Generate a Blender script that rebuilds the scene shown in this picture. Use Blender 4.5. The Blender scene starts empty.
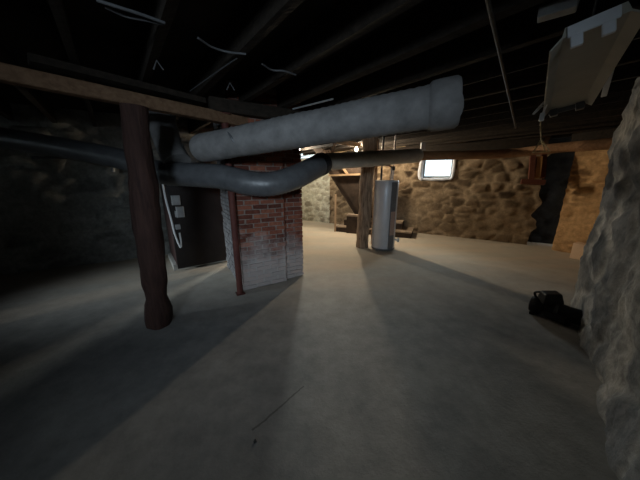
import bpy, bmesh, math, random
from mathutils import Vector, Matrix, noise
random.seed(7)
R = math.radians
scene = bpy.context.scene
COL = scene.collection

# ------------------------------------------------------------------ camera
TILT = R(14.0)
CT, ST = math.cos(TILT), math.sin(TILT)
EYE = Vector((0, 0, 1.5))
cd = bpy.data.cameras.new('camera'); cam = bpy.data.objects.new('camera', cd); COL.objects.link(cam)
cam.location = EYE; cam.rotation_euler = (R(90) - TILT, 0, 0)
cd.sensor_fit = 'HORIZONTAL'; cd.sensor_width = 36; cd.lens = 13.5
cd.clip_start = 0.05; cd.clip_end = 200
scene.camera = cam

def at(px, py, d):
    """a place in the cellar seen at a photo position, d metres ahead"""
    u = (px - 320) / 240; v = (240 - py) / 240
    return EYE + Vector((u * d, d * CT + v * d * ST, v * d * CT - d * ST))
def onz(px, py, z=0.0):
    u = (px - 320) / 240; v = (240 - py) / 240
    dz = v * CT - ST
    t = (z - 1.5) / dz
    return Vector((u * t, t * (CT + v * ST), z))

# ------------------------------------------------------------------ materials
def new_mat(name):
    m = bpy.data.materials.new(name); m.use_nodes = True
    nt = m.node_tree
    for n in list(nt.nodes): nt.nodes.remove(n)
    out = nt.nodes.new('ShaderNodeOutputMaterial'); b = nt.nodes.new('ShaderNodeBsdfPrincipled')
    nt.links.new(b.outputs[0], out.inputs[0])
    return m, nt, b
def noise_node(nt, scale, detail=6, rough=.6, coord='Object', stretch=None):
    tc = nt.nodes.new('ShaderNodeTexCoord')
    n = nt.nodes.new('ShaderNodeTexNoise')
    n.inputs['Scale'].default_value = scale; n.inputs['Detail'].default_value = detail; n.inputs['Roughness'].default_value = rough
    if stretch:
        mp = nt.nodes.new('ShaderNodeMapping'); mp.inputs['Scale'].default_value = stretch
        nt.links.new(tc.outputs[coord], mp.inputs[0]); nt.links.new(mp.outputs[0], n.inputs['Vector'])
    else:
        nt.links.new(tc.outputs[coord], n.inputs['Vector'])
    return n
def ramp(nt, src, stops):
    r = nt.nodes.new('ShaderNodeValToRGB')
    e = r.color_ramp.elements
    while len(e) < len(stops): e.new(.5)
    for k, (p, c) in enumerate(stops):
        e[k].position = p; e[k].color = (*c, 1) if len(c) == 3 else c
    nt.links.new(src, r.inputs[0])
    return r
def mixc(nt, fac, a, b, mode='MIX'):
    m = nt.nodes.new('ShaderNodeMix'); m.data_type = 'RGBA'; m.blend_type = mode
    for s, v in ((m.inputs[0], fac), (m.inputs[6], a), (m.inputs[7], b)):
        if hasattr(v, 'is_linked') or hasattr(v, 'links'): nt.links.new(v, s)
        elif isinstance(v, (int, float)): s.default_value = v
        else: s.default_value = (*v, 1)
    return m.outputs[2]
def bump(nt, b, src, strength, dist=.02):
    bp = nt.nodes.new('ShaderNodeBump'); bp.inputs['Strength'].default_value = strength; bp.inputs['Distance'].default_value = dist
    nt.links.new(src, bp.inputs['Height']); nt.links.new(bp.outputs[0], b.inputs['Normal'])
def mottled(name, c1, c2, scale=6, rough=.8, metal=0, bmp=.3, stretch=None, spec=.3, detail=6):
    m, nt, b = new_mat(name)
    n = noise_node(nt, scale, detail, .62, 'Object', stretch)
    r = ramp(nt, n.outputs[0], [(.3, c1), (.7, c2)])
    nt.links.new(r.outputs[0], b.inputs['Base Color'])
    b.inputs['Roughness'].default_value = rough; b.inputs['Metallic'].default_value = metal
    b.inputs['Specular IOR Level'].default_value = spec
    if bmp: bump(nt, b, n.outputs[0], bmp)
    return m
def stone_mat(name, mortar, m2, s1, s2, cover=1.0, mscale=3, rough=.95):
    m, nt, b = new_mat(name)
    a = nt.nodes.new('ShaderNodeAttribute'); a.attribute_name = 'stone'
    sp = nt.nodes.new('ShaderNodeSeparateColor'); nt.links.new(a.outputs['Color'], sp.inputs[0])
    n1 = noise_node(nt, mscale, 8, .65); n2 = noise_node(nt, 14, 6, .7)
    mo = ramp(nt, n1.outputs[0], [(.3, mortar), (.7, m2)])
    st = ramp(nt, sp.outputs[0], [(0, s1), (1, s2)])
    cv = nt.nodes.new('ShaderNodeMath'); cv.operation = 'MULTIPLY'; cv.inputs[1].default_value = cover
    nt.links.new(sp.outputs[1], cv.inputs[0])
    c = mixc(nt, cv.outputs[0], mo.outputs[0], st.outputs[0])
    g = ramp(nt, n2.outputs[0], [(.25, (.55, .55, .55)), (.75, (1.25, 1.25, 1.25))])
    c = mixc(nt, 1.0, c, g.outputs[0], 'MULTIPLY')
    nt.links.new(c, b.inputs['Base Color']); b.inputs['Roughness'].default_value = rough
    b.inputs['Specular IOR Level'].default_value = .15
    bump(nt, b, n2.outputs[0], .6, .02)
    return m

M = {}
M['stone_back'] = stone_mat('rubble stone warm', (.22, .155, .095), (.40, .30, .195), (.035, .021, .012), (.22, .15, .09), .95)
M['stone_pale'] = stone_mat('rubble stone pale', (.52, .50, .40), (.64, .61, .50), (.20, .165, .115), (.52, .48, .38), .85)
M['stone_orange'] = stone_mat('rubble stone ochre', (.48, .28, .125), (.66, .41, .20), (.09, .045, .02), (.42, .24, .105), .95)
M['stone_left'] = stone_mat('rubble stone grey', (.20, .20, .188), (.31, .31, .285), (.10, .10, .094), (.27, .27, .245), .9)
M['stone_right'] = stone_mat('parged stone grey', (.13, .137, .147), (.40, .39, .365), (.05, .055, .063), (.14, .145, .155), .9, 6)
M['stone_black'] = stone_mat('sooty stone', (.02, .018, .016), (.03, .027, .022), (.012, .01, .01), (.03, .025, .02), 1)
M['wood_post'] = mottled('old post wood', (.022, .010, .008), (.060, .028, .021), 5, .85, 0, .7, (6, 6, .7))
M['wood_post2'] = mottled('weathered post wood', (.08, .05, .03), (.40, .28, .19), 5, .85, 0, .7, (6, 6, .7))
M['wood_beam'] = mottled('beam wood', (.12, .065, .035), (.22, .13, .075), 4, .8, 0, .5, (1.2, 7, 7))
M['wood_log'] = mottled('round log wood', (.22, .115, .055), (.36, .20, .105), 4, .8, 0, .5, (1.2, 7, 7))
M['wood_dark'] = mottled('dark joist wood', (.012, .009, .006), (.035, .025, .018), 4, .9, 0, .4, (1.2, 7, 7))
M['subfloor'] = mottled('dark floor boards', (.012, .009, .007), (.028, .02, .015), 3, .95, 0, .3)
M['wood_stair'] = mottled('stair wood', (.028, .018, .012), (.065, .042, .028), 6, .85, 0, .4)
M['wood_tread'] = mottled('worn tread wood', (.22, .16, .11), (.36, .27, .19), 6, .8, 0, .3)
M['wood_pale'] = mottled('pale board', (.32, .21, .12), (.45, .31, .19), 6, .7, 0, .3)
M['wood_red'] = mottled('red brown board', (.10, .03, .018), (.16, .055, .03), 6, .8, 0, .3)
M['wood_orange'] = mottled('orange board', (.40, .20, .07), (.50, .27, .10), 6, .8, 0, .3)
M['wrap'] = mottled('grey canvas duct wrap', (.155, .148, .145), (.25, .24, .235), 9, .75, 0, .35)
M['wrap_dark'] = mottled('dark foil duct wrap', (.065, .066, .07), (.11, .112, .118), 9, .42, .0, .25, None, .6)
M['galv'] = mottled('dull sheet metal', (.40, .38, .33), (.55, .52, .46), 8, .5, .3, .15)
M['black_tape'] = mottled('black plastic', (.012, .012, .013), (.025, .025, .027), 12, .5, 0, .2)
M['steel_red'] = mottled('rusty red steel', (.075, .022, .018), (.12, .04, .03), 12, .7, .1, .2)
M['furnace'] = mottled('furnace black enamel', (.014, .010, .009), (.030, .021, .018), 5, .55, .0, .08)
M['furnace_side'] = mottled('furnace maroon enamel', (.035, .016, .014), (.06, .03, .026), 5, .6, 0, .08)
M['grey_box'] = mottled('grey steel box', (.30, .30, .30), (.42, .42, .42), 10, .6, .1, .05)
M['concrete_pad'] = mottled('pale concrete', (.42, .40, .36), (.55, .53, .48), 9, .9, 0, .3)
M['tank'] = mottled('grey tank enamel', (.46, .47, .49), (.56, .57, .59), 3, .38, .15, .03)
M['tank_trim'] = mottled('dark grey tank trim', (.10, .10, .105), (.15, .15, .155), 6, .5, .1, .05)
M['label'] = mottled('brown faded label', (.30, .20, .16), (.42, .30, .25), 40, .7, 0, 0)
M['copper'] = mottled('aged copper', (.30, .22, .18), (.50, .44, .40), 14, .4, .7, .05)
M['white'] = mottled('white painted metal', (.62, .63, .66), (.74, .75, .78), 5, .5, 0, .05)
M['reflector'] = mottled('dusty grey enamel', (.34, .32, .27), (.44, .41, .35), 4, .55, 0, .08)
M['white_plastic'] = mottled('white plastic', (.6, .6, .6), (.75, .75, .75), 8, .5, 0, .02)
M['cable'] = mottled('grey cable', (.06, .06, .062), (.11, .11, .115), 20, .6, 0, .05)
M['cable_dark'] = mottled('dark conduit', (.03, .028, .026), (.075, .07, .064), 20, .5, .3, .05)
M['brass'] = mottled('yellow wire', (.75, .62, .38), (.9, .78, .5), 20, .4, .5, .05)
M['rubber'] = mottled('black cast iron', (.006, .006, .007), (.016, .016, .017), 12, .5, 0, .15)
M['rubber2'] = mottled('dark grey band', (.05, .05, .052), (.08, .08, .08), 12, .5, .2, .1)
M['card'] = mottled('cardboard', (.66, .46, .31), (.76, .55, .38), 6, .85, 0, .05)
M['frame'] = mottled('grey window frame', (.42, .44, .46), (.55, .57, .6), 6, .5, 0, .03)
M['putty'] = mottled('white foam sealant', (.66, .68, .74), (.86, .87, .92), 18, .8, 0, .6)
M['earth'] = mottled('earth and grass', (.08, .12, .05), (.2, .24, .12), 6, 1, 0, .4)
M['ext'] = mottled('outside fence boards', (.55, .62, .62), (.7, .74, .74), 2, .8, 0, .1)

def glass_mat():
    m = bpy.data.materials.new('window glass'); m.use_nodes = True; nt = m.node_tree
    for n in list(nt.nodes): nt.nodes.remove(n)
    o = nt.nodes.new('ShaderNodeOutputMaterial'); t = nt.nodes.new('ShaderNodeBsdfTransparent'); g = nt.nodes.new('ShaderNodeBsdfGlossy')
    t.inputs[0].default_value = (.93, .97, .97, 1); g.inputs['Roughness'].default_value = .03
    mx = nt.nodes.new('ShaderNodeMixShader'); mx.inputs[0].default_value = .07
    nt.links.new(t.outputs[0], mx.inputs[1]); nt.links.new(g.outputs[0], mx.inputs[2]); nt.links.new(mx.outputs[0], o.inputs[0])
    return m
M['glass'] = glass_mat()
def emit_mat(name, col, st):
    m, nt, b = new_mat(name)
    b.inputs['Base Color'].default_value = (.9, .9, .85, 1)
    n = noise_node(nt, 4)
    r = ramp(nt, n.outputs[0], [(0, col), (1, tuple(min(1, c * 1.02) for c in col))])
    nt.links.new(r.outputs[0], b.inputs['Emission Color']); b.inputs['Emission Strength'].default_value = st
    return m
BULB = 2800
M['bulb'] = emit_mat('lit bulb glass', (1.0, .84, .62), BULB)

M['bulb_added'] = emit_mat('added fill bulb glass', (1.0, .92, .77), 1800)

def floor_mat():
    m, nt, b = new_mat('cellar concrete floor')
    n1 = noise_node(nt, .7, 8, .62); n2 = noise_node(nt, 5, 9, .7); n3 = noise_node(nt, 38, 5, .7)
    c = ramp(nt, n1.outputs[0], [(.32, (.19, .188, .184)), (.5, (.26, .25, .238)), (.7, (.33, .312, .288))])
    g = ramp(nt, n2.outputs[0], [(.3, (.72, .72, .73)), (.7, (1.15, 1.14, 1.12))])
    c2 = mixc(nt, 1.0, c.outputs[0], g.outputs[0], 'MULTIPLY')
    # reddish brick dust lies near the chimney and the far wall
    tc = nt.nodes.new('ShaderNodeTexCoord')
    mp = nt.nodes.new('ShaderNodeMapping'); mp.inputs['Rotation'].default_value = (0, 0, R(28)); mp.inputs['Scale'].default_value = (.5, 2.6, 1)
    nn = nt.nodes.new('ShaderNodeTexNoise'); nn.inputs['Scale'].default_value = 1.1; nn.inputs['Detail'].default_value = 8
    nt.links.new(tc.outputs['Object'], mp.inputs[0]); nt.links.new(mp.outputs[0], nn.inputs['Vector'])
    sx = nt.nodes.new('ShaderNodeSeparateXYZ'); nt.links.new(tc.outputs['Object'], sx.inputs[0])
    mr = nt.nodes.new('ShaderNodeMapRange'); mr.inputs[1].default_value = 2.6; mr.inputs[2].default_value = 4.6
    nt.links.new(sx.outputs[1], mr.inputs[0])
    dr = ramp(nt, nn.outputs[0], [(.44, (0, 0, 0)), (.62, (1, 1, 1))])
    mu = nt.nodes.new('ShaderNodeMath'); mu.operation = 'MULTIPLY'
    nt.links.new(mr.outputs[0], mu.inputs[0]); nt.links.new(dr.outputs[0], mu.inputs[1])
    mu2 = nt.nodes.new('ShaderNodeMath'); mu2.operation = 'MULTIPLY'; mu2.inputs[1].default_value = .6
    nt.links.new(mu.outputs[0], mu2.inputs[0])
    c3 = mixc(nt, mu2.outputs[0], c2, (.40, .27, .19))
    # cream dusty far floor; light falloff toward the viewer put into its colour
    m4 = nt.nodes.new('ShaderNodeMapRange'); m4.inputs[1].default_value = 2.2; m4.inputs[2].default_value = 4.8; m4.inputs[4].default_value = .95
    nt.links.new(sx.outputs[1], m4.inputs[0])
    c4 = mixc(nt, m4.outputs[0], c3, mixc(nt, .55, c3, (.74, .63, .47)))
    # hairline crack
    p1, p2 = onz(308, 392), onz(258, 436)
    ang = math.atan2(p2.y - p1.y, p2.x - p1.x)
    mc = nt.nodes.new('ShaderNodeMapping'); mc.vector_type = 'TEXTURE'
    mc.inputs['Location'].default_value = p1; mc.inputs['Rotation'].default_value = (0, 0, ang)
    wn = nt.nodes.new('ShaderNodeMix'); wn.data_type = 'VECTOR'; wn.inputs[0].default_value = .05
    nw = noise_node(nt, 5, 4)
    nt.links.new(tc.outputs['Object'], wn.inputs[4]); nt.links.new(nw.outputs[1], wn.inputs[5])
    nt.links.new(wn.outputs[1], mc.inputs[0])
    s2 = nt.nodes.new('ShaderNodeSeparateXYZ'); nt.links.new(mc.outputs[0], s2.inputs[0])
    ab = nt.nodes.new('ShaderNodeMath'); ab.operation = 'ABSOLUTE'; nt.links.new(s2.outputs[1], ab.inputs[0])
    lt = nt.nodes.new('ShaderNodeMath'); lt.operation = 'LESS_THAN'; lt.inputs[1].default_value = .006; nt.links.new(ab.outputs[0], lt.inputs[0])
    l2 = nt.nodes.new('ShaderNodeMath'); l2.operation = 'LESS_THAN'; l2.inputs[1].default_value = (p2 - p1).length; nt.links.new(s2.outputs[0], l2.inputs[0])
    l3 = nt.nodes.new('ShaderNodeMath'); l3.operation = 'GREATER_THAN'; l3.inputs[1].default_value = 0.0; nt.links.new(s2.outputs[0], l3.inputs[0])
    ma = nt.nodes.new('ShaderNodeMath'); ma.operation = 'MULTIPLY'; nt.links.new(lt.outputs[0], ma.inputs[0]); nt.links.new(l2.outputs[0], ma.inputs[1])
    mb = nt.nodes.new('ShaderNodeMath'); mb.operation = 'MULTIPLY'; nt.links.new(ma.outputs[0], mb.inputs[0]); nt.links.new(l3.outputs[0], mb.inputs[1])
    mk = nt.nodes.new('ShaderNodeMath'); mk.operation = 'MULTIPLY'; mk.inputs[1].default_value = .6; nt.links.new(mb.outputs[0], mk.inputs[0])
    c5 = mixc(nt, mk.outputs[0], c4, (.06, .055, .05))
    nt.links.new(c5, b.inputs['Base Color'])
    b.inputs['Roughness'].default_value = .85; b.inputs['Specular IOR Level'].default_value = .2
    ad = nt.nodes.new('ShaderNodeMath'); ad.operation = 'ADD'; nt.links.new(n2.outputs[0], ad.inputs[0]); nt.links.new(n3.outputs[0], ad.inputs[1])
    bump(nt, b, ad.outputs[0], .25, .02)
    return m
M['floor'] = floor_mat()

def brick_mat(name='old red brick', c_lo=(.10, .035, .025), c_mid=(.20, .066, .042), c_hi=(.30, .115, .07)):
    m, nt, b = new_mat(name)
    a = nt.nodes.new('ShaderNodeAttribute'); a.attribute_name = 'stone'
    sp = nt.nodes.new('ShaderNodeSeparateColor'); nt.links.new(a.outputs['Color'], sp.inputs[0])
    c = ramp(nt, sp.outputs[0], [(0, c_lo), (.5, c_mid), (1, c_hi)])
    n = noise_node(nt, 22, 6, .7); g = ramp(nt, n.outputs[0], [(.3, (.65, .65, .65)), (.7, (1.2, 1.2, 1.2))])
    c2 = mixc(nt, 1, c.outputs[0], g.outputs[0], 'MULTIPLY')
    # lime bloom climbs the lowest courses
    tc = nt.nodes.new('ShaderNodeTexCoord'); sx = nt.nodes.new('ShaderNodeSeparateXYZ'); nt.links.new(tc.outputs['Object'], sx.inputs[0])
    nb = noise_node(nt, 3.2, 8, .7)
    ad = nt.nodes.new('ShaderNodeMath'); ad.operation = 'MULTIPLY_ADD'; ad.inputs[1].default_value = 1.3
    nt.links.new(nb.outputs[0], ad.inputs[0]); nt.links.new(sx.outputs[2], ad.inputs[2])
    w = ramp(nt, ad.outputs[0], [(.9, (1, 1, 1)), (1.0, (1, 1, 1))])
    mr = nt.nodes.new('ShaderNodeMapRange'); mr.inputs[1].default_value = 1.45; mr.inputs[2].default_value = .95; mr.inputs[3].default_value = 0; mr.inputs[4].default_value = .66
    nt.links.new(ad.outputs[0], mr.inputs[0])
    nt.nodes.remove(w)
    c3 = mixc(nt, mr.outputs[0], c2, (.52, .49, .47))
    nt.links.new(c3, b.inputs['Base Color']); b.inputs['Roughness'].default_value = .95; b.inputs['Specular IOR Level'].default_value = .15
    bump(nt, b, n.outputs[0], .5, .01)
    return m
M['brick'] = brick_mat()
M['mortar'] = brick_mat('brick mortar', (.25, .19, .16), (.25, .19, .16), (.25, .19, .16))
M['brick_lime'] = mottled('limewashed brick', (.13, .12, .12), (.30, .29, .29), 7, .95, 0, .4)

# ------------------------------------------------------------------ mesh helpers
class MB:
    def __init__(s): s.bm = bmesh.new(); s.st = None
    def quad_box(s, c, size, rot=None, taper=None, rnd=None, mi=0, jit=0):
        if rnd is not None and s.st is None: s.st = s.bm.verts.layers.float_color.new('stone')
        c = Vector(c); hx, hy, hz = (v / 2 for v in size); vs = []
        for z in (-1, 1):
            for x, y in ((-1, -1), (1, -1), (1, 1), (-1, 1)):
                t = taper if (taper and z > 0) else 1
                p = Vector((x * hx * t, y * hy * t, z * hz))
                if jit: p += Vector((random.uniform(-jit, jit), random.uniform(-jit, jit), random.uniform(-jit, jit)))
                if rot is not None: p = rot @ p
                vs.append(s.bm.verts.new(c + p))
        for f in ((3, 2, 1, 0), (4, 5, 6, 7), (0, 1, 5, 4), (1, 2, 6, 5), (2, 3, 7, 6), (3, 0, 4, 7)):
            fc = s.bm.faces.new([vs[k] for k in f]); fc.material_index = mi
        if rnd is not None:
            for v in vs: v[s.st] = (rnd, 1, 0, 1)
        return s
    def bar(s, a, b, w, h, up=(0, 0, 1), jit=0, mi=0):
        a, b = Vector(a), Vector(b); d = (b - a); L = d.length; d.normalize()
        up = Vector(up)
        if abs(d.dot(up)) > .98: up = Vector((0, 1, 0))
        sd = up.cross(d).normalized(); u2 = d.cross(sd)
        rot = Matrix((d, sd, u2)).transposed()
        return s.quad_box((a + b) / 2, (L, w, h), rot, jit=jit, mi=mi)
    def tube(s, pts, rad, seg=14, cap=True, lump=0, sq=(1, 1), mi=0):
        pts = [Vector(p) for p in pts]; n = len(pts)
        rad = rad if isinstance(rad, (list, tuple)) else [rad] * n
        rings = []; up0 = None
        for k in range(n):
            d = (pts[min(k + 1, n - 1)] - pts[max(k - 1, 0)]).normalized()
            if up0 is None:
                ref = Vector((0, 0, 1)) if abs(d.z) < .9 else Vector((0, 1, 0))
                up0 = (ref - d * ref.dot(d)).normalized()
            else:
                up0 = (up0 - d * up0.dot(d)).normalized()
            sd = d.cross(up0); ring = []
            for j in range(seg):
                a = 2 * math.pi * j / seg
                rr = rad[k]
                if lump: rr *= 1 + lump * noise.noise(Vector((math.cos(a) * 1.7, math.sin(a) * 1.7, k * .45 + pts[0].x * 3)))
                ring.append(s.bm.verts.new(pts[k] + (up0 * math.cos(a) * sq[0] + sd * math.sin(a) * sq[1]) * rr))
            rings.append(ring)
        for k in range(n - 1):
            for j in range(seg):
                f = s.bm.faces.new((rings[k][j], rings[k][(j + 1) % seg], rings[k + 1][(j + 1) % seg], rings[k + 1][j])); f.material_index = mi
        if cap:
            for rg in (rings[0], rings[-1]):
                f = s.bm.faces.new(rg); f.material_index = mi
        return s
    def prism(s, poly, ext, mi=0):
        a = [s.bm.verts.new(Vector(p)) for p in poly]; b = [s.bm.verts.new(Vector(p) + Vector(ext)) for p in poly]
        n = len(a); s.bm.faces.new(a).material_index = mi; s.bm.faces.new(b).material_index = mi
        for k in range(n): s.bm.faces.new((a[k], a[(k + 1) % n], b[(k + 1) % n], b[k])).material_index = mi
        return s
    def lathe(s, o, ax, prof, seg=20):
        o = Vector(o); ax = Vector(ax).normalized()
        return s.tube([o + ax * h for h, r in prof], [max(r, .0008) for h, r in prof], seg)
    def build(s, name, m, parent=None, smooth=False, bev=0):
        bmesh.ops.recalc_face_normals(s.bm, faces=s.bm.faces)
        me = bpy.data.meshes.new(name); s.bm.to_mesh(me); s.bm.free()
        for mm in (m if isinstance(m, list) else [m]): me.materials.append(mm)
        o = bpy.data.objects.new(name, me); COL.objects.link(o)
        if parent is not None: o.parent = parent; o.matrix_parent_inverse = Matrix.Translation(parent.location).inverted() if not parent.rotation_euler.z else (Matrix.Translation(parent.location) @ parent.rotation_euler.to_matrix().to_4x4()).inverted()
        if smooth:
            for p in me.polygons: p.use_smooth = True
            try:
                me.set_sharp_from_angle(angle=R(40))
            except Exception: pass
        if bev:
            bv = o.modifiers.new('bevel', 'BEVEL'); bv.width = bev; bv.segments = 2; bv.limit_method = 'ANGLE'
        return o
def tag(o, label, cat, group=None):
    o['label'] = label; o['category'] = cat
    if group: o['group'] = group
    return o
def thing(name, label, cat, loc, group=None):
    o = bpy.data.objects.new(name, None); COL.objects.link(o); o.location = loc; o.empty_display_size = .1
    return tag(o, label, cat, group)
def struct(o): o['kind'] = 'structure'; return o
def lerp(a, b, t): return a + (b - a) * t
def spline(pts, n=8):
    pts = [Vector(p) for p in pts]; out = []
    q = [pts[0] * 2 - pts[1]] + pts + [pts[-1] * 2 - pts[-2]]
    for k in range(1, len(q) - 2):
        for j in range(n):
            t = j / n; p0, p1, p2, p3 = q[k - 1:k + 3]
            out.append(.5 * ((2 * p1) + (p2 - p0) * t + (2 * p0 - 5 * p1 + 4 * p2 - p3) * t * t + (3 * p1 - p0 - 3 * p2 + p3) * t ** 3))
    out.append(pts[-1]); return out

# ------------------------------------------------------------------ rubble walls
def rubble_wall(name, p0, p1, m, z1=2.62, thick=.45, res=.045, amp=.05, sx=.34, sz=.2, big=.04, hole=None, side=1, seed=0, coverlo=.0, fine=0, ragged=0):
    """stone wall whose room face runs p0 -> p1; side=+1 puts the wall body to the left of that direction"""
    p0, p1 = Vector((*p0, 0)), Vector((*p1, 0)); d = p1 - p0; L = d.length; d.normalize()
    nrm = Vector((d.y, -d.x, 0)) * side       # into the room
    nx = max(2, int(L / res)); nz = max(2, int(z1 / res))
    ss = [L * i / nx for i in range(nx + 1)]; zs = [z1 * j / nz for j in range(nz + 1)]
    if hole:   # snap the grid to the opening
        for a in hole[:2]: ss[min(range(nx + 1), key=lambda i: abs(ss[i] - a))] = a
        for a in hole[2:]: zs[min(range(nz + 1), key=lambda i: abs(zs[i] - a))] = a
    bm = bmesh.new(); st = bm.verts.layers.float_color.new('stone')
    F, B = {}, {}
    for i in range(nx + 1):
        for j in range(nz + 1):
            s_, z_ = ss[i], zs[j]
            if ragged:   # broken end of the wall
                k_ = max(0, min(1, (s_ - L + .9) / .9))
                s_ += k_ * k_ * ragged * (noise.noise(Vector((z_ * 3.1, 4.4, seed))) + .6 * noise.noise(Vector((z_ * 8.3, 1.4, seed))))
            wob = noise.noise_vector(Vector((s_ * 2.2, z_ * 2.2, seed))) * .25
            q = Vector((s_ / sx + wob.x, z_ / sz + wob.y, seed * 3.7))
            dist, pt = noise.voronoi(q)
            e = dist[1] - dist[0]; mask = max(0, min(1, (e - .06) / .22)); mask = mask * mask * (3 - 2 * mask)
            rnd = abs(math.sin(pt[0].x * 12.9 + pt[0].y * 78.2 + pt[0].z * 37.7) * 43758.5) % 1
            bigd = noise.fractal(Vector((s_ * .9, z_ * 1.1, seed + 9)), .8, 2.1, 4)
            par = noise.noise(Vector((s_ * .8, z_ * 1.0, seed + 30)))      # render smeared over the joints
            cov = max(coverlo, min(1, .72 + par * 1.4))
            h = amp * mask * (.35 + rnd * .65) * (.35 + .65 * cov) + big * bigd + .008 * noise.noise(Vector((s_ * 18, z_ * 18, seed))) + fine * noise.fractal(Vector((s_ * 6, z_ * 6, seed + 50)), .7, 2.2, 4)
            edge = 1.0
            if hole:
                dx = max(hole[0] - s_, s_ - hole[1], 0); dzz = max(hole[2] - z_, z_ - hole[3], 0)
                edge = min(1, math.hypot(dx, dzz) / .15)
            v = bm.verts.new(p0 + d * s_ + Vector((0, 0, z_)) + nrm * h * edge)
            v[st] = (rnd, mask * cov, 0, 1); F[i, j] = v
            w = bm.verts.new(p0 + d * s_ + Vector((0, 0, z_)) - nrm * thick); w[st] = (rnd, mask * cov * .5, 0, 1); B[i, j] = w
    def inc(i, j):
        if not (0 <= i < nx and 0 <= j < nz): return False
        if hole:
            cs, cz = (ss[i] + ss[i + 1]) / 2, (zs[j] + zs[j + 1]) / 2
            if hole[0] < cs < hole[1] and hole[2] < cz < hole[3]: return False
        return True
    for i in range(nx):
        for j in range(nz):
            if not inc(i, j): continue
            bm.faces.new((F[i, j], F[i + 1, j], F[i + 1, j + 1], F[i, j + 1]))
            bm.faces.new((B[i, j], B[i, j + 1], B[i + 1, j + 1], B[i + 1, j]))
            for (di, dj, a, b) in ((-1, 0, (i, j), (i, j + 1)), (1, 0, (i + 1, j), (i + 1, j + 1)), (0, -1, (i, j), (i + 1, j)), (0, 1, (i, j + 1), (i + 1, j + 1))):
                if not inc(i + di, j + dj): bm.faces.new((F[a], F[b], B[b], B[a]))
    loose = [v for v in bm.verts if not v.link_faces]
    bmesh.ops.delete(bm, geom=loose, context='VERTS')
    bmesh.ops.recalc_face_normals(bm, faces=bm.faces)
    me = bpy.data.meshes.new(name); bm.to_mesh(me); bm.free(); me.materials.append(m)
    for p in me.polygons: p.use_smooth = True
    try: me.set_sharp_from_angle(angle=R(50))
    except Exception: pass
    o = bpy.data.objects.new(name, me); COL.objects.link(o); struct(o)
    return p0, d, nrm

ZT = 2.62
BK0, BK1 = (-1.4, 9.66), (4.98, 5.56)
b0, bd, bn = rubble_wall('wall_back', (0.35, 9.66 - .6426 * 1.75), BK1, M['stone_back'], ZT, hole=None if False else (2.95, 3.70, 1.56, 2.12), seed=1, amp=.055, res=.04, ragged=.12)
a0, ad_, an = rubble_wall('wall_back_left', BK0, (0.35, 9.66 - .6426 * 1.75), M['stone_pale'], ZT, hole=(.5, 1.42, 2.24, 2.58), seed=2, amp=.05, res=.045)
rubble_wall('wall_passage', (-1.95, 5.45), BK0, M['stone_pale'], ZT, seed=3, res=.07)
rubble_wall('wall_left', (-7.4, 2.5), (-1.95, 5.43), M['stone_left'], ZT, seed=4, amp=.07, sx=.45, sz=.26, res=.05)
rubble_wall('wall_right_far', (5.17, 5.14), (6.25, 2.75), M['stone_orange'], ZT, seed=5, amp=.06, sx=.42, sz=.13, res=.035)
rubble_wall('wall_recess', (4.75, 6.10), (6.05, 5.38), M['stone_black'], ZT, seed=6, res=.06, thick=.2)
rubble_wall('wall_right', (3.29, 2.85), (0.9, 0.163), M['stone_right'], ZT, seed=8, amp=.03, sx=.5, sz=.36, big=.06, res=.025, thick=.55, fine=.014)
rubble_wall('wall_right_near', (0.95, 0.2), (0.95, -2.2), M['stone_right'], ZT, seed=9, res=.1)
w0, wd, wn_ = rubble_wall('wall_rear', (0.95, -2.0), (-4.6, -2.0), M['stone_left'], ZT, hole=(.95, 1.95, 1.75, 2.3), seed=10, res=.1)
v0, vd, vn = rubble_wall('wall_left_near', (-4.4, -2.2), (-7.2, 2.7), M['stone_left'], ZT, hole=(3.05, 4.15, 1.8, 2.3), seed=11, res=.1)
rubble_wall('wall_bay', (6.6, 3.0), (3.75, 2.95), M['stone_orange'], ZT, seed=12, res=.1, thick=.3)

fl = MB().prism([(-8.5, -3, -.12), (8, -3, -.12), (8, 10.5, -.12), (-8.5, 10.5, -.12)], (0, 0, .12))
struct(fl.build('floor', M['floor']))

# ------------------------------------------------------------------ ceiling: boards and joists
AX = Vector((math.cos(R(40)), math.sin(R(40)), 0)); BX = Vector((-AX.y, AX.x, 0))
hull = [(-7.6, -2.6), (1.4, -2.6), (7, 1.8), (7, 5.2), (5.9, 6.0), (5.2, 5.75), (-1.4, 9.95), (-1.8, 9.95), (-2.3, 5.75), (-7.8, 2.7)]
def clip_line(o, d):
    """where a line crosses the cellar plan"""
    ts = []
    for k in range(len(hull)):
        a = Vector((*hull[k], 0)); b = Vector((*hull[(k + 1) % len(hull)], 0)); e = b - a
        den = d.x * e.y - d.y * e.x
        if abs(den) < 1e-6: continue
        t = ((a.x - o.x) * e.y - (a.y - o.y) * e.x) / den; s = ((a.x - o.x) * d.y - (a.y - o.y) * d.x) / den
        if 0 <= s <= 1: ts.append(t)
    return (min(ts), max(ts)) if len(ts) > 1 else None
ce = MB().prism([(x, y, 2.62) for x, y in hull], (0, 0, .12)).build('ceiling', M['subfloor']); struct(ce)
k = -6.2
while k < 8.6:
    o = AX * k; c = clip_line(o, BX)
    if c and c[1] - c[0] > .8:
        a = o + BX * (c[0] + .25) + Vector((0, 0, 2.50)); b = o + BX * (c[1] - .25) + Vector((0, 0, 2.50))
        j = MB(); nseg = 10
        for q in range(1): j.bar(a, b, .055, .235, jit=.008)
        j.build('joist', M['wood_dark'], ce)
    k += .47

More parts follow.
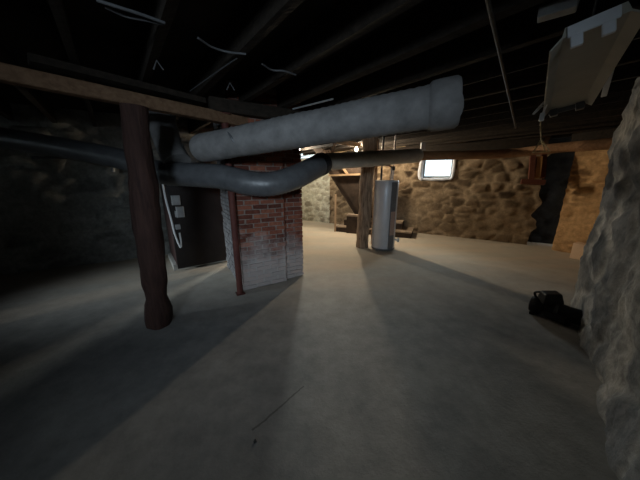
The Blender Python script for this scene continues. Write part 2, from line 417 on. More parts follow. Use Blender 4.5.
# ------------------------------------------------------------------ windows
def window(name, o, d, n, hole, bars=0, sealant=False):
    s0, s1, z0, z1 = hole; W = Vector
    P = lambda s, z, dep: o + d * s + W((0, 0, z)) - n * dep
    f = MB(); t = .05; dep = .17
    f.bar(P(s0, z0 + t / 2, dep), P(s1, z0 + t / 2, dep), .06, t); f.bar(P(s0, z1 - t / 2, dep), P(s1, z1 - t / 2, dep), .06, t)
    f.bar(P(s0 + t / 2, z0 + t, dep), P(s0 + t / 2, z1 - t, dep), t, .06, up=n); f.bar(P(s1 - t / 2, z0 + t, dep), P(s1 - t / 2, z1 - t, dep), t, .06, up=n)
    fr = f.build(name, M['frame']); struct(fr)
    g = MB().bar(P(s0 + t, (z0 + z1) / 2, dep), P(s1 - t, (z0 + z1) / 2, dep), .006, z1 - z0 - 2 * t); g.build('window_pane', M['glass'], fr)
    if bars:
        for k in range(bars):
            z = z0 + (z1 - z0) * (k + 1) / (bars + 1)
            MB().bar(P(s0 + t, z, dep - .02), P(s1 - t, z, dep - .02), .03, .03).build('glazing_bar', M['frame'], fr)
    if sealant:
        pts = spline([P(s0 - .0, z1 + .02, -.03), P(s0 - .03, lerp(z0, z1, .5), -.03), P(s0 - .01, z0 + .01, -.035), P(s0 + .14, z0 - .035, -.035), P(lerp(s0, s1, .5), z0 - .04, -.03), P(s1 - .1, z0 - .03, -.035), P(s1 + .02, z0 + .03, -.03), P(s1 + .03, z1, -.03)], 8)
        rr = [.028 + .02 * abs(noise.noise(p * 6)) + (.025 if i < 20 else 0) for i, p in enumerate(pts)]
        MB().tube(pts, rr, 10).build('sealant_bead', M['putty'], fr, smooth=True)
    return P
PB = window('window_1', b0, bd, bn, (2.95, 3.70, 1.56, 2.12), sealant=True)
PA = window('window_2', a0, ad_, an, (.5, 1.42, 2.24, 2.58), bars=2)
PR = window('added_window_3', w0, wd, wn_, (.95, 1.95, 1.75, 2.3))  # unseen window behind the camera, added to carry the fill light
PL = window('window_4', v0, vd, vn, (3.05, 4.15, 1.8, 2.3))
# window wells and ground outside
gd = MB().prism([(0.6, 9.6, 1.3), (8.5, 4.5, 1.3), (11, 9, 1.3), (4, 14, 1.3)], (0, 0, .15)); struct(gd.build('ground_outside', M['earth']))
g2 = MB().prism([(-5, 12.7, 2.05), (0.4, 9.25, 2.05), (3.5, 13.8, 2.05), (-2, 17, 2.05)], (0, 0, .12)); struct(g2.build('ground_outside', M['earth']))

# ------------------------------------------------------------------ lights
def area(name, loc, aim, w, h, power, col, spread=180):
    ld = bpy.data.lights.new(name, 'AREA'); ld.shape = 'RECTANGLE'; ld.size = w; ld.size_y = h; ld.energy = power; ld.color = col; ld.spread = R(spread)
    o = bpy.data.objects.new(name, ld); COL.objects.link(o); o.location = loc
    o.rotation_euler = (Vector(aim) - Vector(loc)).to_track_quat('-Z', 'Y').to_euler(); return o
ow = .62
area('daylight_window_1', PB(3.32, 2.02, ow), (2.85, 4.6, .0), .66, .4, 20, (.86, .94, 1.0), 90)
area('daylight_window_2', PA(.98, 2.48, ow), (.15, 4.0, 0), .6, .28, 190, (1.0, .97, .92), 56)
area('fill_window_3', PR(1.45, 2.05, ow), (-.6, 4.2, .4), .8, .4, 18, (.76, .86, 1.0), 60)  # fill from the camera side for ducts and chimney foot
area('daylight_window_4', PL(3.6, 2.08, ow), (-2.4, 3.45, .1), .9, .36, 11, (.84, .91, 1.0), 30)
w = bpy.data.worlds.new('overcast sky'); scene.world = w; w.use_nodes = True
bg = w.node_tree.nodes['Background']; bg.inputs[0].default_value = (.80, .92, 1.0, 1); bg.inputs[1].default_value = 2.2

# ------------------------------------------------------------------ bare bulb and an added one
def hanging_bulb(bp, label, glow):
    lb = thing('light_bulb', label, 'bulb', bp)
    MB().lathe(bp + Vector((0, 0, -.055)), (0, 0, 1), [(0, .004), (.006, .02), (.025, .034), (.045, .036), (.065, .028), (.085, .016), (.10, .014)], 18).build('glass_bulb', glow, lb, smooth=True)
    MB().lathe(bp + Vector((0, 0, .04)), (0, 0, 1), [(0, .018), (.01, .021), (.05, .022), (.06, .03), (.10, .03), (.11, .01)], 14).build('socket', M['black_tape'], lb, smooth=True)
    MB().tube([bp + Vector((0, 0, .14)), bp + Vector((0, 0, .385))], .006, 8).build('cord', M['cable_dark'], lb)
hanging_bulb(Vector((.95, 6.65, 2.29)), 'lit bare bulb hanging under the joists above the stairs', M['bulb'])
hanging_bulb(Vector((-.60, 7.4, 2.37)), 'added lit bulb far back, behind the right edge of the brick chimney', M['bulb_added'])  # added lamp, brightens the pale stones and floor behind the chimney

# ------------------------------------------------------------------ brick chimney
ca = R(31); cA = Vector((math.cos(ca), math.sin(ca), 0)); cB = Vector((-cA.y, cA.x, 0))
c0 = Vector((-1.105, 3.135, 0)); CL, CD = .975, 1.06
ch = thing('brick_chimney', 'square red brick chimney with white lime bloom on its lower courses', 'chimney', c0)
rotc = Matrix.Rotation(ca, 3, 'Z')
core = MB().quad_box(c0 + cA * CL / 2 + cB * CD / 2 + Vector((0, 0, 1.31)), (CL - .03, CD - .03, 2.60), rotc)
core.build('mortar_core', M['mortar'], ch)
def brick_face(o, d, n, L, name, m=None, H=2.60, skip=None, step=None):
    b = MB(); h = .062; rows = int(H / h)
    for r in range(rows):
        z = .005 + r * h + h / 2; x = 0 if r % 2 == 0 else -.105
        while x < L - .01:
            x0, x1 = max(x, 0), min(x + .198, L)
            if x1 - x0 > .03:
                dep = random.uniform(-.006, .007)
                off = step(lerp(x0, x1, .5)) if step else 0
                c = o + d * ((x0 + x1) / 2) + Vector((0, 0, z)) + n * (dep - .028 - off)
                dd = Matrix((d, n, Vector((0, 0, 1)))).transposed()
                b.quad_box(c, (x1 - x0 - .012, .06, h - .012), dd, rnd=random.random() ** 1.3, jit=.004)
            x += .21
    return b.build(name, m or M['brick'], ch)
brick_face(c0, cA, -cB, CL, 'brickwork')
brick_face(c0 + cB * CD, -cB, -cA, CD, 'brickwork', M['brick_lime'])
brick_face(c0 + cA * CL, cB, cA, CD, 'brickwork')
brick_face(c0 + cA * CL + cB * CD, -cA, cB, CL, 'brickwork')
# the flue pier standing proud on the left two thirds of the front
pier = MB()
pl = .66
pier.quad_box(c0 + cA * (pl / 2) - cB * .035 + Vector((0, 0, 1.31)), (pl - .02, .05, 2.6), rotc)
pier.build('mortar_core', M['mortar'], ch)
brick_face(c0 - cB * .07, cA, -cB, pl, 'pier')
# ------------------------------------------------------------------ steel post in front of chimney
sp = onz(240, 293) - cB * .02
t = thing('steel_post', 'thin rusty red steel post in front of the brick chimney', 'post', sp)
MB().tube([sp + Vector((0, 0, .012)), sp + Vector((-.005, 0, 2.225))], .04, 16).build('shaft', M['steel_red'], t, smooth=True)
MB().quad_box(sp + Vector((0, 0, .006)), (.11, .11, .012), rotc).build('base_plate', M['steel_red'], t)
MB().quad_box(sp + Vector((-.005, 0, 2.231)), (.11, .11, .012), rotc).build('top_plate', M['steel_red'], t)

# ------------------------------------------------------------------ timber posts
def timber_post(base, top, r0, r1, m, label, lump, bulge=None):
    base, top = Vector(base), Vector(top); n = 26
    tt = thing('timber_post', label, 'post', base)
    pts, rr = [], []
    for k in range(n + 1):
        f = k / n; p = base.lerp(top, f); p += Vector((noise.noise(Vector((f * 4, base.x, 1))) * .025, noise.noise(Vector((f * 4, base.x, 7))) * .02, 0))
        pts.append(p); r = lerp(r0, r1, f)
        if bulge: r *= 1 + bulge(f)
        rr.append(r)
    MB().tube(pts, rr, 22, lump=lump).build('trunk', m, tt, smooth=True)
    return tt
pb = Vector((-1.72, 2.28, 0))
p1 = timber_post(pb, (-1.62, 2.30, 2.12), .115, .115, M['wood_post'], 'gnarled dark timber post standing left of the brick chimney, under the long beam', .16,
                 lambda f: -.22 * math.exp(-((f - .17) / .05) ** 2) + .10 * math.exp(-((f - .08) / .05) ** 2) - .12 * math.exp(-((f - .9) / .2) ** 2))
MB().quad_box(pb + Vector((.115, -.02, 1.33)), (.012, .03, .09), Matrix.Rotation(.3, 3, 'Z')).build('tag', M['wood_orange'], p1)
p2b = onz(362, 247)
timber_post(p2b, p2b + Vector((.06, 0, 2.38)), .135, .15, M['wood_post2'], 'rough barked timber post beside the grey water heater', .22)

# ------------------------------------------------------------------ beams
bA = onz(-40, 74, 2.13); bB_ = onz(262, 131, 2.13)
d = (bB_ - bA).normalized()
bm_ = MB().bar(bA - d * .3 + Vector((0, 0, .055)), bB_ + d * .1 + Vector((0, 0, .055)), .12, .11, jit=.010)
tag(bm_.build('timber_beam', M['wood_beam'], bev=.015), 'long brown timber beam running over the gnarled post toward the chimney', 'beam')
q1 = onz(30, 66, 2.30); q2 = onz(204, 105.5, 2.30)
tag(MB().bar(q1 + Vector((0, 0, .04)), q2 + Vector((0, 0, .04)), .14, .05, jit=.006).build('plank', M['wood_dark']), 'dark plank nailed under the joists just above the long brown beam', 'plank')
# girder carried by the steel post, along the chimney front
gm = Vector((sp.x, sp.y, 2.309)) - cB * .02
tag(MB().bar(gm - cA * .16, gm + cA * 1.25, .11, .138, jit=.004).build('timber_girder', M['wood_dark'], bev=.01), 'dark timber girder resting on the thin red steel post, across the chimney top', 'beam')
# added dark timbers, covering the lit tops of the far walls to darken them
for (x0, y0), (x1, y1), lab in (((.95, 8.12), (4.85, 5.61), 'added dark timber along the top of the stone wall with the bright window'), ((5.11, 5.13), (6.2, 2.85), 'added dark timber along the top of the ochre stone wall at the right')):
    a_, b_ = Vector((x0, y0, 2.28)), Vector((x1, y1, 2.28)); n_ = Vector((b_.y - a_.y, a_.x - b_.x, 0)).normalized()
    tag(MB().bar(a_ + n_ * .14, b_ + n_ * .14, .16, .2, jit=.008).build('added_dark_timber', M['wood_dark'], bev=.01), lab, 'beam')

# ------------------------------------------------------------------ ducts
def ribbed(pts, r, step, amp):
    """evenly spaced points and radii with shallow wraps"""
    P = [Vector(p) for p in pts]; acc = [0]
    for k in range(len(P) - 1): acc.append(acc[-1] + (P[k + 1] - P[k]).length)
    out, rr = [], []; n = int(acc[-1] / step)
    for i in range(n + 1):
        s = acc[-1] * i / n; k = 0
        while k < len(acc) - 2 and acc[k + 1] < s: k += 1
        f = (s - acc[k]) / max(1e-6, acc[k + 1] - acc[k])
        out.append(P[k].lerp(P[k + 1], f)); rr.append(r + amp * (1 if i % 2 else -1) + .004 * noise.noise(Vector((s * 3, r, 0))))
    return out, rr
e0 = at(199, 149, 2.62); e1 = at(432, 107, 1.72)
du = thing('heating_duct', 'fat grey canvas wrapped duct sloping across the front of the chimney', 'duct', e0, None)
p, rr = ribbed([e0.lerp(e1, k / 30) for k in range(31)], .143, .03, .0022)
rr[0] *= .86; rr[1] *= .97
MB().tube(p, rr, 28, lump=.02).build('duct_wrap', M['wrap'], du, smooth=True)
dd = (e1 - e0).normalized()
MB().tube([e1 - dd * .02, e1 + dd * .0, e1 + dd * .05, e1 + dd * .15, e1 + dd * .17], [.145, .163, .166, .164, .15], 28).build('collar', M['wrap'], du, smooth=True)
el = spline([e1 + dd * .10 + Vector((0, .05, 0)), e1 + dd * .09 + Vector((.0, .15, .01)), e1 + dd * .08 + Vector((0, .25, .05))], 6)
MB().tube(el, .15, 24).build('elbow', M['wrap'], du, smooth=True)
# a torn flap of the wrap
tf = e0.lerp(e1, .235); 
MB().tube([tf + Vector((-.05, -.135, .07)), tf + Vector((-.02, -.147, .03)), tf + Vector((.0, -.147, -.01)), tf + Vector((.04, -.142, -.05))], [.004, .012, .012, .004], 8).build('tape_strip', M['wrap_dark'], du, smooth=True)

pts = spline([at(-60, 122, 2.75), at(0, 137, 3.1), at(70, 149, 3.15), at(125, 160, 3.05), at(160, 172, 2.92), at(192, 175, 2.82), at(222, 177, 2.75), at(248, 183, 2.72), at(272, 184, 2.75), at(296, 177, 2.88), at(312, 169, 3.05), at(322, 164, 3.25)], 10)
d2 = thing('heating_duct', 'dark shiny flexible duct sagging low past the chimney, with short riser', 'duct', pts[0])
p, rr = ribbed(pts[40:], .137, .022, .0035)
MB().tube(p, rr, 26).build('flexible_hose', M['wrap_dark'], d2, smooth=True)
p, rr = ribbed(pts[:42], .128, .06, .001)
MB().tube(p, rr, 26).build('straight_run', M['wrap_dark'], d2, smooth=True)
MB().tube([pts[-6], pts[-3], pts[-1], pts[-1] + (pts[-1] - pts[-4]) * .3], [.143, .15, .15, .143], 22).build('collar', M['black_tape'], d2, smooth=True)
pr = spline([at(160, 112, 2.95), at(164, 130, 2.92), at(170, 148, 2.90), at(178, 163, 2.86)], 8)
p, rr = ribbed(pr, .15, .03, .002)
MB().tube(p, rr, 26).build('riser', M['wrap'], d2, smooth=True)
f0, f1 = at(325, 162, 3.42), at(418, 155.5, 4.35)
d4 = thing('heating_duct', 'straight dull metal duct passing in front of the water heater top', 'duct', f0)
p, rr = ribbed([f0.lerp(f1, k / 10) for k in range(11)], .118, .05, .0006)
MB().tube(p, rr, 26).build('metal_pipe', M['galv'], d4, smooth=True)
MB().tube([f0.lerp(f1, .38), f0.lerp(f1, .40), f0.lerp(f1, .44), f0.lerp(f1, .46)], [.12, .126, .126, .12], 26).build('band', M['galv'], d4, smooth=True)
# log that carries on to the right
l0, l1 = at(415, 156, 4.65), at(500, 154, 4.9); l2 = Vector((4.85, 3.3, 2.02))
tag(MB().tube(spline([l0, l1, at(556, 148, 4.3), at(612, 143.5, 3.7), at(650, 139, 3.3)], 8), [.085] * 33, 18, lump=.08).build('timber_log', M['wood_log'], smooth=True),
    'round brown log running below the joists in front of the far wall to the right', 'log')

# ------------------------------------------------------------------ furnace
fa = R(37); fA = Vector((math.cos(fa), math.sin(fa), 0)); fB = Vector((-fA.y, fA.x, 0)); rf = Matrix.Rotation(fa, 3, 'Z')
g0 = Vector((-2.42, 3.84, 0)); FW, FD, FH = .92, .95, 1.5
fu = thing('furnace', 'black box furnace behind the gnarled post, left of the chimney', 'furnace', g0)
MB().quad_box(g0 + fA * FW / 2 + fB * FD / 2 + Vector((0, 0, FH / 2 + .05)), (FW, FD, FH - .1), rf).build('casing', M['furnace_side'], fu, bev=.012)
MB().quad_box(g0 + fA * FW / 2 - fB * .012 + Vector((0, 0, FH / 2 + .02)), (FW - .01, .024, FH - .04), rf).build('front_panel', M['furnace'], fu, bev=.006)
MB().quad_box(g0 + fA * FW / 2 + fB * (FD / 2) + Vector((0, 0, .05)), (FW + .1, FD - .1, .1), rf).build('base', M['concrete_pad'], fu)
MB().quad_box(g0 + fA * .5 + fB * .4 + Vector((0, 0, FH + .12)), (.6, .6, .24), rf, taper=.8).build('plenum', M['furnace_side'], fu)
zf = lambda a, z, o=.03: g0 + fA * a - fB * o + Vector((0, 0, z))
MB().quad_box(zf(.11, 1.19, .055), (.12, .07, .15), rf).build('switch_box', M['grey_box'], fu, bev=.006)
MB().quad_box(zf(.15, 1.00, .055), (.11, .07, .17), rf).build('switch_box', M['grey_box'], fu, bev=.006)
MB().quad_box(zf(.10, .97, .045), (.05, .05, .10), rf).build('control_box', M['grey_box'], fu, bev=.004)
MB().quad_box(zf(.09, .76, .045), (.07, .05, .08), rf).build('control_box', M['grey_box'], fu, bev=.004)
MB().tube(spline([zf(-.03, 1.45, .05), zf(-.02, 1.2, .05), zf(.01, .9, .05), zf(.03, .65, .05), zf(.08, .42, .05), zf(.10, .50, .05), zf(.10, .66, .05)], 8), .014, 8).build('conduit', M['white_plastic'], fu, smooth=True)

# ------------------------------------------------------------------ water heater
wb = onz(382.5, 249)
wh = thing('water_heater', 'tall grey cylindrical water heater standing beside the rough timber post', 'water heater', wb)
wr, whh = .245, 1.50
MB().lathe(wb, (0, 0, 1), [(.03, wr - .01), (.04, wr), (.3, wr), (.8, wr), (1.2, wr), (whh - .03, wr), (whh - .008, wr - .012), (whh, wr - .05)], 40).build('tank', M['tank'], wh, smooth=True)
for k in range(3):
    a = R(90 + 120 * k); MB().quad_box(wb + Vector((math.cos(a) * .17, math.sin(a) * .17, .02)), (.05, .05, .04)).build('foot', M['tank_trim'], wh)
MB().lathe(wb, (0, 0, 1), [(.03, wr + .002), (.035, wr + .006), (.06, wr + .006), (.065, wr + .001)], 40).build('bottom_band', M['tank_trim'], wh, smooth=True)
va = R(-66)      # the access strip faces right of the viewer
sd = Vector((math.cos(va), math.sin(va), 0)); rs = Matrix.Rotation(va, 3, 'Z')
MB().quad_box(wb + sd * (wr + .002) + Vector((0, 0, .76)), (.024, .13, 1.40), rs).build('access_strip', M['tank_trim'], wh, bev=.008)
MB().quad_box(wb + sd * (wr + .014) + Vector((0, 0, .62)), (.008, .11, .50), rs).build('label_plate', M['label'], wh)
v2 = R(-14); s2 = Vector((math.cos(v2), math.sin(v2), 0))
dv = wb + s2 * wr + Vector((0, 0, .23))
MB().lathe(dv, s2, [(-.01, .02), (.05, .02), (.055, .05), (.085, .052), (.09, .02), (.10, .018)], 16).build('drain_valve', M['white_plastic'], wh, smooth=True)
top = wb + Vector((0, 0, whh - .01))
MB().tube(spline([top + Vector((.06, -.06, -.02)), top + Vector((.06, -.06, .22)), top + Vector((.04, -.04, .29)), top + Vector((-.05, .05, .31)), top + Vector((-.16, .16, .31))], 6), .016, 10).build('water_pipe', M['copper'], wh, smooth=True)
MB().tube([top + Vector((.13, .05, -.03)), top + Vector((.13, .05, .9))], .016, 10).build('water_pipe', M['copper'], wh, smooth=True)
MB().tube([top + Vector((-.1, .1, -.03)), top + Vector((-.1, .1, .5)), top + Vector((-.1, .1, .9))], .02, 10).build('water_pipe', M['black_tape'], wh, smooth=True)
MB().quad_box(top + Vector((.13, .05, .25)), (.07, .05, .08)).build('pipe_valve', M['cable_dark'], wh, bev=.006)

# thin pipe standing between post and heater
tp = onz(372, 244)
tag(MB().tube([tp, tp + Vector((0, 0, 2.37))], .035, 12).build('stand_pipe', M['wood_post2'], smooth=True), 'slim upright brown pipe between the rough post and the water heater', 'pipe')

# ------------------------------------------------------------------ staircase
sB = at(359, 221, 6.95); sT = at(326, 169, 6.95)
run = Vector((sT.x - sB.x, sT.y - sB.y, 0)); sd3 = run.normalized(); back = Vector((-sd3.y, sd3.x, 0))
if back.y < 0: back = -back
stt = thing('staircase', 'wooden cellar staircase rising to the left behind the rough timber post', 'stairs', (sB.x, sB.y, 0))
slope = (sT.z - sB.z) / run.length
foot = Vector((sB.x, sB.y, 0)) - sd3 * 0
def on_s(x, z, w): return Vector((sB.x, sB.y, 0)) + sd3 * x + back * w + Vector((0, 0, z))
z0s = sB.z; xtop = (2.5 - z0s) / slope
WID = .8
for w_ in (0, WID):
    MB().prism([on_s(-.12, z0s - .12 * slope, w_), on_s(xtop, 2.5, w_), on_s(xtop - .26, 2.5, w_), on_s(-.38, z0s - .10 * slope, w_)], back * .045).build('stringer', M['wood_stair'], stt)
n = 9
for k in range(n):
    z = z0s + (2.35 - z0s) * (k + .3) / n; x = (z - z0s) / slope - .16
    MB().bar(on_s(x, z, .04), on_s(x, z, WID + .005), .22, .04).build('tread', M['wood_tread'], stt)
    MB().bar(on_s(x + .11, z + .11, .05), on_s(x + .11, z + .11, WID - .005), .015, .2).build('riser', M['wood_stair'], stt)
# closed boarding on the near side
MB().prism([on_s(-.15, .40, -.03), on_s(-.1, .46, -.03), on_s((1.98 - z0s) / slope - .12, 1.98, -.03), on_s(-.28, 1.98, -.03), on_s(-.28, .40, -.03)], back * .025).build('side_boarding', M['wood_stair'], stt)
MB().bar(on_s(.92, 1.63, -.07), on_s(-.1, 1.66, -.07), .05, .05).build('rail', M['wood_pale'], stt)
MB().bar(on_s(.62, 1.98, -.06), on_s(.36, 1.66, -.06), .03, .06).build('brace', M['wood_pale'], stt)
np_ = on_s(.70, 0, -.06); MB().bar(np_, np_ + Vector((0, 0, 1.1)), .05, .05).build('newel', M['wood_pale'], stt)
# three broad bottom steps spreading below the flight
k0, k1 = onz(336, 231.5), onz(411, 238.5)
kd = (k1 - k0).normalized(); kn = Vector((-kd.y, kd.x, 0)); kL = (k1 - k0).length
for i, (a, b_, dep, ztop) in enumerate(((0, kL, 0, .17), (.17, kL - .28, .22, .37))):
    z0 = 0 if i == 0 else .17
    p0_, p1_ = k0 + kd * a + kn * dep, k0 + kd * b_ + kn * dep
    MB().prism([p0_ + Vector((0, 0, z0)), p1_ + Vector((0, 0, z0)), p1_ + kn * (.75 - dep) + Vector((0, 0, z0)), p0_ + kn * (.75 - dep) + Vector((0, 0, z0))], (0, 0, ztop - z0 - .035)).build('riser_box', M['wood_stair'], stt)
    MB().prism([p0_ - kn * .02 + Vector((0, 0, ztop - .035)), p1_ - kn * .02 + Vector((0, 0, ztop - .035)), p1_ + kn * (.75 - dep) + Vector((0, 0, ztop - .035)), p0_ + kn * (.75 - dep) + Vector((0, 0, ztop - .035))], (0, 0, .035)).build('tread', M['wood_tread'], stt)
# boxed corner seat beside the lowest steps
bx0 = onz(346, 233); 
MB().prism([bx0, bx0 + kd * .42, bx0 + kd * .42 + kn * .3, bx0 + kn * .3], (0, 0, .5)).build('box_step', M['wood_stair'], stt, bev=.01)
MB().prism([bx0 - kn * .02 + Vector((0, 0, .5)), bx0 + kd * .42 - kn * .02 + Vector((0, 0, .5)), bx0 + kd * .42 + kn * .3 + Vector((0, 0, .5)), bx0 + kn * .3 + Vector((0, 0, .5))], (0, 0, .05)).build('tread', M['wood_tread'], stt)

# loose braces up in the joists beside the bulb
br = [((332, 156, 4.7), (336, 138, 4.5), .06, 'wood_post2', 'short slanted brown board propped above the end of the sagging duct'),
      ((333, 141, 4.75), (360, 145, 5.3), .08, 'wood_pale', 'upper tan board slung under the joists by the bulb'),
      ((334, 151, 4.7), (352, 148.5, 5.0), .05, 'wood_pale', 'lower tan board slung under the joists by the bulb')]
for a, b_, w_, m_, lab in br:
    tag(MB().bar(at(*a), at(*b_), .04, w_).build('brace_board', M[m_]), lab, 'board', 'boards under the joists')

# ------------------------------------------------------------------ recess lintel boards on the far wall
lt_ = thing('lintel', 'dark red wooden lintel frame at the head of the black recess', 'lintel', at(532, 184, 5.16))
for (x0, y0, x1, y1, m_, nm, dp) in ((521, 181.5, 545, 182.5, 'wood_red', 'sill_board', 5.16), (533, 155, 531, 180, 'wood_red', 'side_board', 5.12), (544, 153, 542, 178, 'wood_red', 'side_board', 5.08), (539.5, 157, 537, 178, 'wood_orange', 'upright_board', 5.08)):
    MB().bar(at(x0, y0, dp), at(x1, y1, dp - (x1 - x0) * .008), .10, .09, up=(0, .3, 1) if abs(x1 - x0) > 5 else (1, -.6, 0)).build(nm, M[m_], lt_)
# ------------------------------------------------------------------ cardboard box at the foot of the far right wall
cb = Vector((5.13, 4.44, 0))
cx = thing('cardboard_box', 'small pale cardboard box on the floor against the ochre stone wall', 'box', cb)
rc = Matrix.Rotation(R(-65.7), 3, 'Z')
MB().quad_box(cb + Vector((0, 0, .15)), (.34, .20, .30), rc).build('box_body', M['card'], cx, bev=.004)
MB().quad_box(cb + rc @ Vector((0, -.05, .304)), (.34, .096, .006), rc).build('box_flap', M['card'], cx)
MB().quad_box(cb + rc @ Vector((0, .05, .304)), (.34, .096, .006), rc).build('box_flap', M['card'], cx)

# ------------------------------------------------------------------ black pump on the floor
pc = onz(562, 323)
pu = thing('pump', 'black cast utility pump lying on the floor by the grey stone wall', 'pump', pc)
pd = Vector((.56, -.70, 0)).normalized(); pz = Vector((0, 0, 1))
o = pc - pd * .19 + pz * .105 + Vector((0, .06, 0))
MB().lathe(o - pd * .06, pd, [(0, .05), (.01, .085), (.05, .10), (.09, .098), (.12, .085), (.13, .07)], 24).build('pump_head', M['rubber'], pu, smooth=True)
MB().lathe(o + pd * .06, pd, [(0, .07), (.02, .088), (.16, .09), (.20, .085), (.30, .083), (.36, .07), (.38, .04)], 24).build('motor_body', M['rubber'], pu, smooth=True)
MB().lathe(o + pd * .155, pd, [(0, .089), (.003, .095), (.027, .095), (.03, .089)], 24).build('clamp_band', M['rubber2'], pu, smooth=True)
rp = Matrix.Rotation(math.atan2(pd.y, pd.x), 3, 'Z') @ Matrix.Rotation(R(-8), 3, 'Y')
MB().quad_box(o + pd * .10 + pz * .135, (.20, .14, .12), rp @ Matrix.Rotation(R(38), 3, 'Z') @ Matrix.Rotation(R(10), 3, 'X'), taper=.74).build('terminal_box', M['rubber'], pu, bev=.015)
MB().tube(spline([o + pz * .09 - pd * .02, o + pz * .135 - pd * .035, o + pz * .16 + pd * .0, o + pz * .175 + pd * .06, o + pz * .165 + pd * .10], 6), .012, 10).build('handle', M['rubber'], pu, smooth=True)
for s_ in (-.06, .22):
    MB().quad_box(o + pd * (s_ + .05) - pz * .09, (.05, .16, .03), rp).build('foot', M['rubber'], pu)
MB().tube(spline([o + pd * .43 - pz * .02, o + pd * .50 - pz * .06, o + pd * .54 - pz * .092 + Vector((0, -.05, 0)), o + pd * .5 - pz * .095 + Vector((0, -.12, 0)), o + pd * .36 - pz * .095 + Vector((0, -.13, 0))], 6), .009, 8).build('power_cord', M['rubber'], pu, smooth=True)
# second lobe: outlet elbow lying in front
MB().tube(spline([o + pd * .02 + Vector((0, -.05, -.02)), o + pd * .06 + Vector((0, -.12, -.04)), o + pd * .14 + Vector((0, -.15, -.05))], 6), .045, 14).build('outlet_elbow', M['rubber'], pu, smooth=True)

# ------------------------------------------------------------------ shop light
n0, n1 = at(595, 27, .98), at(566, 108, 1.86)
sl = thing('shop_light', 'long grey fluorescent shop light without tubes hanging at the upper right', 'light fixture', n0)
ax = (n1 - n0); LL = ax.length; ax.normalize()
wv = Vector((.90, -.42, .16)); wv = (wv - ax * wv.dot(ax)).normalized(); uv = wv.cross(ax).normalized()
if uv.z < 0: uv = -uv
hw = .135
prof = [(-hw, -.025), (-.095, .012), (-.085, .045), (.085, .045), (.095, .012), (hw, -.025)]
inner = [(hw - .004, -.030), (.092, .006), (-.092, .006), (-hw + .004, -.030)]
poly = [n0 + wv * x + uv * y for x, y in prof + inner]
MB().prism(poly, ax * LL).build('reflector', M['reflector'], sl)
def lbox(a, x, y, sa, sx_, sy, name, m, bev=.004):
    rot = Matrix((ax, wv, uv)).transposed()
    return MB().quad_box(n0 + ax * a + wv * x + uv * y, (sa, sx_, sy), rot).build(name, m, sl, bev=bev)
lbox(-.006, -.006, .018, .012, .148, .046, 'end_plate', M['white'])
lbox(-.002, -.052, -.026, .022, .038, .046, 'tube_socket', M['white'])
lbox(-.002, .036, -.026, .022, .038, .046, 'tube_socket', M['white'])
lbox(LL - .03, -.07, -.02, .05, .045, .05, 'tube_socket', M['tank_trim'])
lbox(LL - .03, .07, -.02, .05, .045, .05, 'tube_socket', M['tank_trim'])
lbox(LL - .01, 0, .01, .02, .2, .07, 'end_plate', M['tank_trim'])
for a_ in (.15, LL - .15):
    c_ = n0 + ax * a_ + uv * .045
    MB().tube([c_, Vector((c_.x, c_.y, 2.40))], .004, 6).build('hanging_chain', M['cable_dark'], sl)
pc0 = n0 + ax * (LL - .25) - wv * .14
MB().tube(spline([pc0, pc0 - wv * .05 - uv * .04, at(547, 100, 1.72), at(543, 114, 1.72)], 6), .007, 8).build('power_cord', M['white_plastic'], sl, smooth=True)
MB().bar(at(543, 113, 1.72), at(541, 121, 1.72), .028, .022).build('plug', M['white_plastic'], sl, bev=.006)
# white strip standing to the right of the fixture
s0_, s1_ = at(614, 56, 1.55), at(604, 96, 1.85)
tag(MB().bar(s0_, s1_, .035, .02, jit=.003).build('paint_paddle', M['white'], bev=.004), 'thin white stick hanging right beside the shop light', 'stick')
# pale strip of board on the joists left of the fixture
tag(MB().bar(at(538, 15.5, 1.32), at(578, 3, 1.22), .07, .05, jit=.004).build('junction_strip', M['grey_box'], bev=.006), 'short grey metal strip fixed to the joists left of the shop light', 'strip')

# ------------------------------------------------------------------ hook, conduit, cables
hk = thing('wire_hook', 'triangular yellow wire hook hanging below the plug of the shop light', 'hook', at(541, 140, 2.3))
a_, b2, c2_ = at(541, 140, 2.3), at(533, 152.5, 2.3), at(550, 151.5, 2.3)
MB().tube([at(540.5, 122, 2.3), a_], .005, 8).build('hanging_wire', M['brass'], hk)
MB().tube([a_, b2, c2_, a_], .007, 8).build('triangle_loop', M['brass'], hk, smooth=False)
MB().tube([at(541, 141, 2.3), at(545, 151.5, 2.3)], .004, 6).build('inner_wire', M['brass'], hk)

cv0, cv1 = onz(487, -4, 2.36), onz(516, 128, 2.30)
tag(MB().tube([cv0, cv1], .011, 10).build('conduit', M['cable_dark'], smooth=True), 'thin straight dark conduit strapped under the joists left of the shop light', 'conduit')
def cable(name, pts, r, m, lab):
    tag(MB().tube(spline(pts, 8), r, 8).build(name, m, smooth=True), lab, 'cable', 'cables under the joists')
Z = 2.374
cable('cable', [onz(96, 0, Z), onz(118, 7, Z), onz(140, 14, Z), onz(165, 23, Z)], .008, M['cable'], 'grey cable stapled near the upper left, the higher of two side by side')
cable('cable', [onz(105, 7, Z), onz(125, 16, Z), onz(145, 20, Z), onz(163, 24, Z)], .007, M['cable'], 'grey cable stapled near the upper left, the lower of two side by side')
cable('cable', [onz(198, 38, Z), onz(212, 47, Z), onz(228, 52, Z), onz(246, 54, Z)], .007, M['cable'], 'sagging grey cable above the middle of the long brown beam')
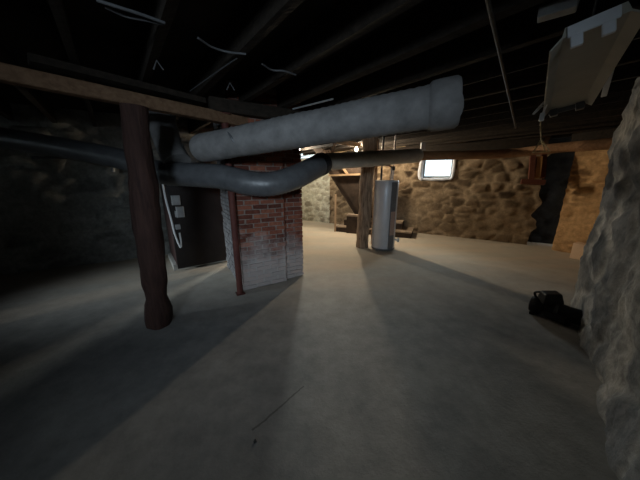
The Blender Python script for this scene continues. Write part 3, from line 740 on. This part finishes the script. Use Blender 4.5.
cable('cable', [onz(262, 64, Z), onz(272, 70, Z), onz(284, 71, Z), onz(296, 75, Z)], .007, M['cable'], 'short grey cable above the fat canvas duct')
cable('cable', [onz(190, 91, Z), onz(214, 74, Z), onz(237, 58, Z)], .005, M['cable'], 'thin straight cable slanting up above the riser duct')
cable('cable', [onz(293, 109, Z), onz(313, 104, Z), onz(333, 99, Z)], .010, M['grey_box'], 'thin line of light just above the fat canvas duct, built as a pale cable')  # pale rod stands in for a thin streak of light
def clip(px, py, lab):
    a = onz(px, py, 2.37)
    tag(MB().tube([a + Vector((-.035, 0, -.05)), a + Vector((0, 0, .01)), a + Vector((.035, .01, -.05))], .006, 8).build('cable_clip', M['cable']), lab, 'clip')
clip(230, 84, 'bent wire clip hanging above the left end of the fat canvas duct')
clip(157, 62, 'small bent wire clip above the long brown beam near the gnarled post')
# thin pipe along the left wall
lp0, lp1 = at(-40, 157, 3.65), at(108, 158, 4.0)
tp_ = thing('wall_pipe', 'thin pale pipe running along the left stone wall under the duct', 'pipe', lp0)
MB().tube([lp0, lp1], .02, 10).build('pipe_run', M['cable'], tp_, smooth=True)
MB().tube(spline([lp1, at(112, 161, 4.0), at(113, 172, 4.0)], 5), .03, 10).build('elbow', M['grey_box'], tp_, smooth=True)
# small outlet box by window
ob = at(423, 146.5, 5.3)
tag(MB().quad_box(ob, (.10, .06, .16)).build('outlet_box', M['grey_box'], bev=.006), 'little grey junction box under the joists left of the bright window', 'box')
# loose grit on the floor
for px, py, lab in ((255, 441, 'small dark stone chip on the floor near the crack, toward the viewer'),):
    g = onz(px, py, .008)
    b_ = MB().quad_box(g, (.018, .015, .012), Matrix.Rotation(.6, 3, 'Z'), taper=.6, jit=.003)
    tag(b_.build('stone_chip', M['rubber2']), lab, 'stone')

# ------------------------------------------------------------------ view
vs = scene.view_settings; vs.view_transform = 'Standard'; vs.look = 'None'; vs.gamma = 1; vs.use_curve_mapping = False
vs.exposure = 0.0
scene.cycles.sample_clamp_indirect = 4
scene.cycles.use_denoising = True
scene.cycles.max_bounces = 8
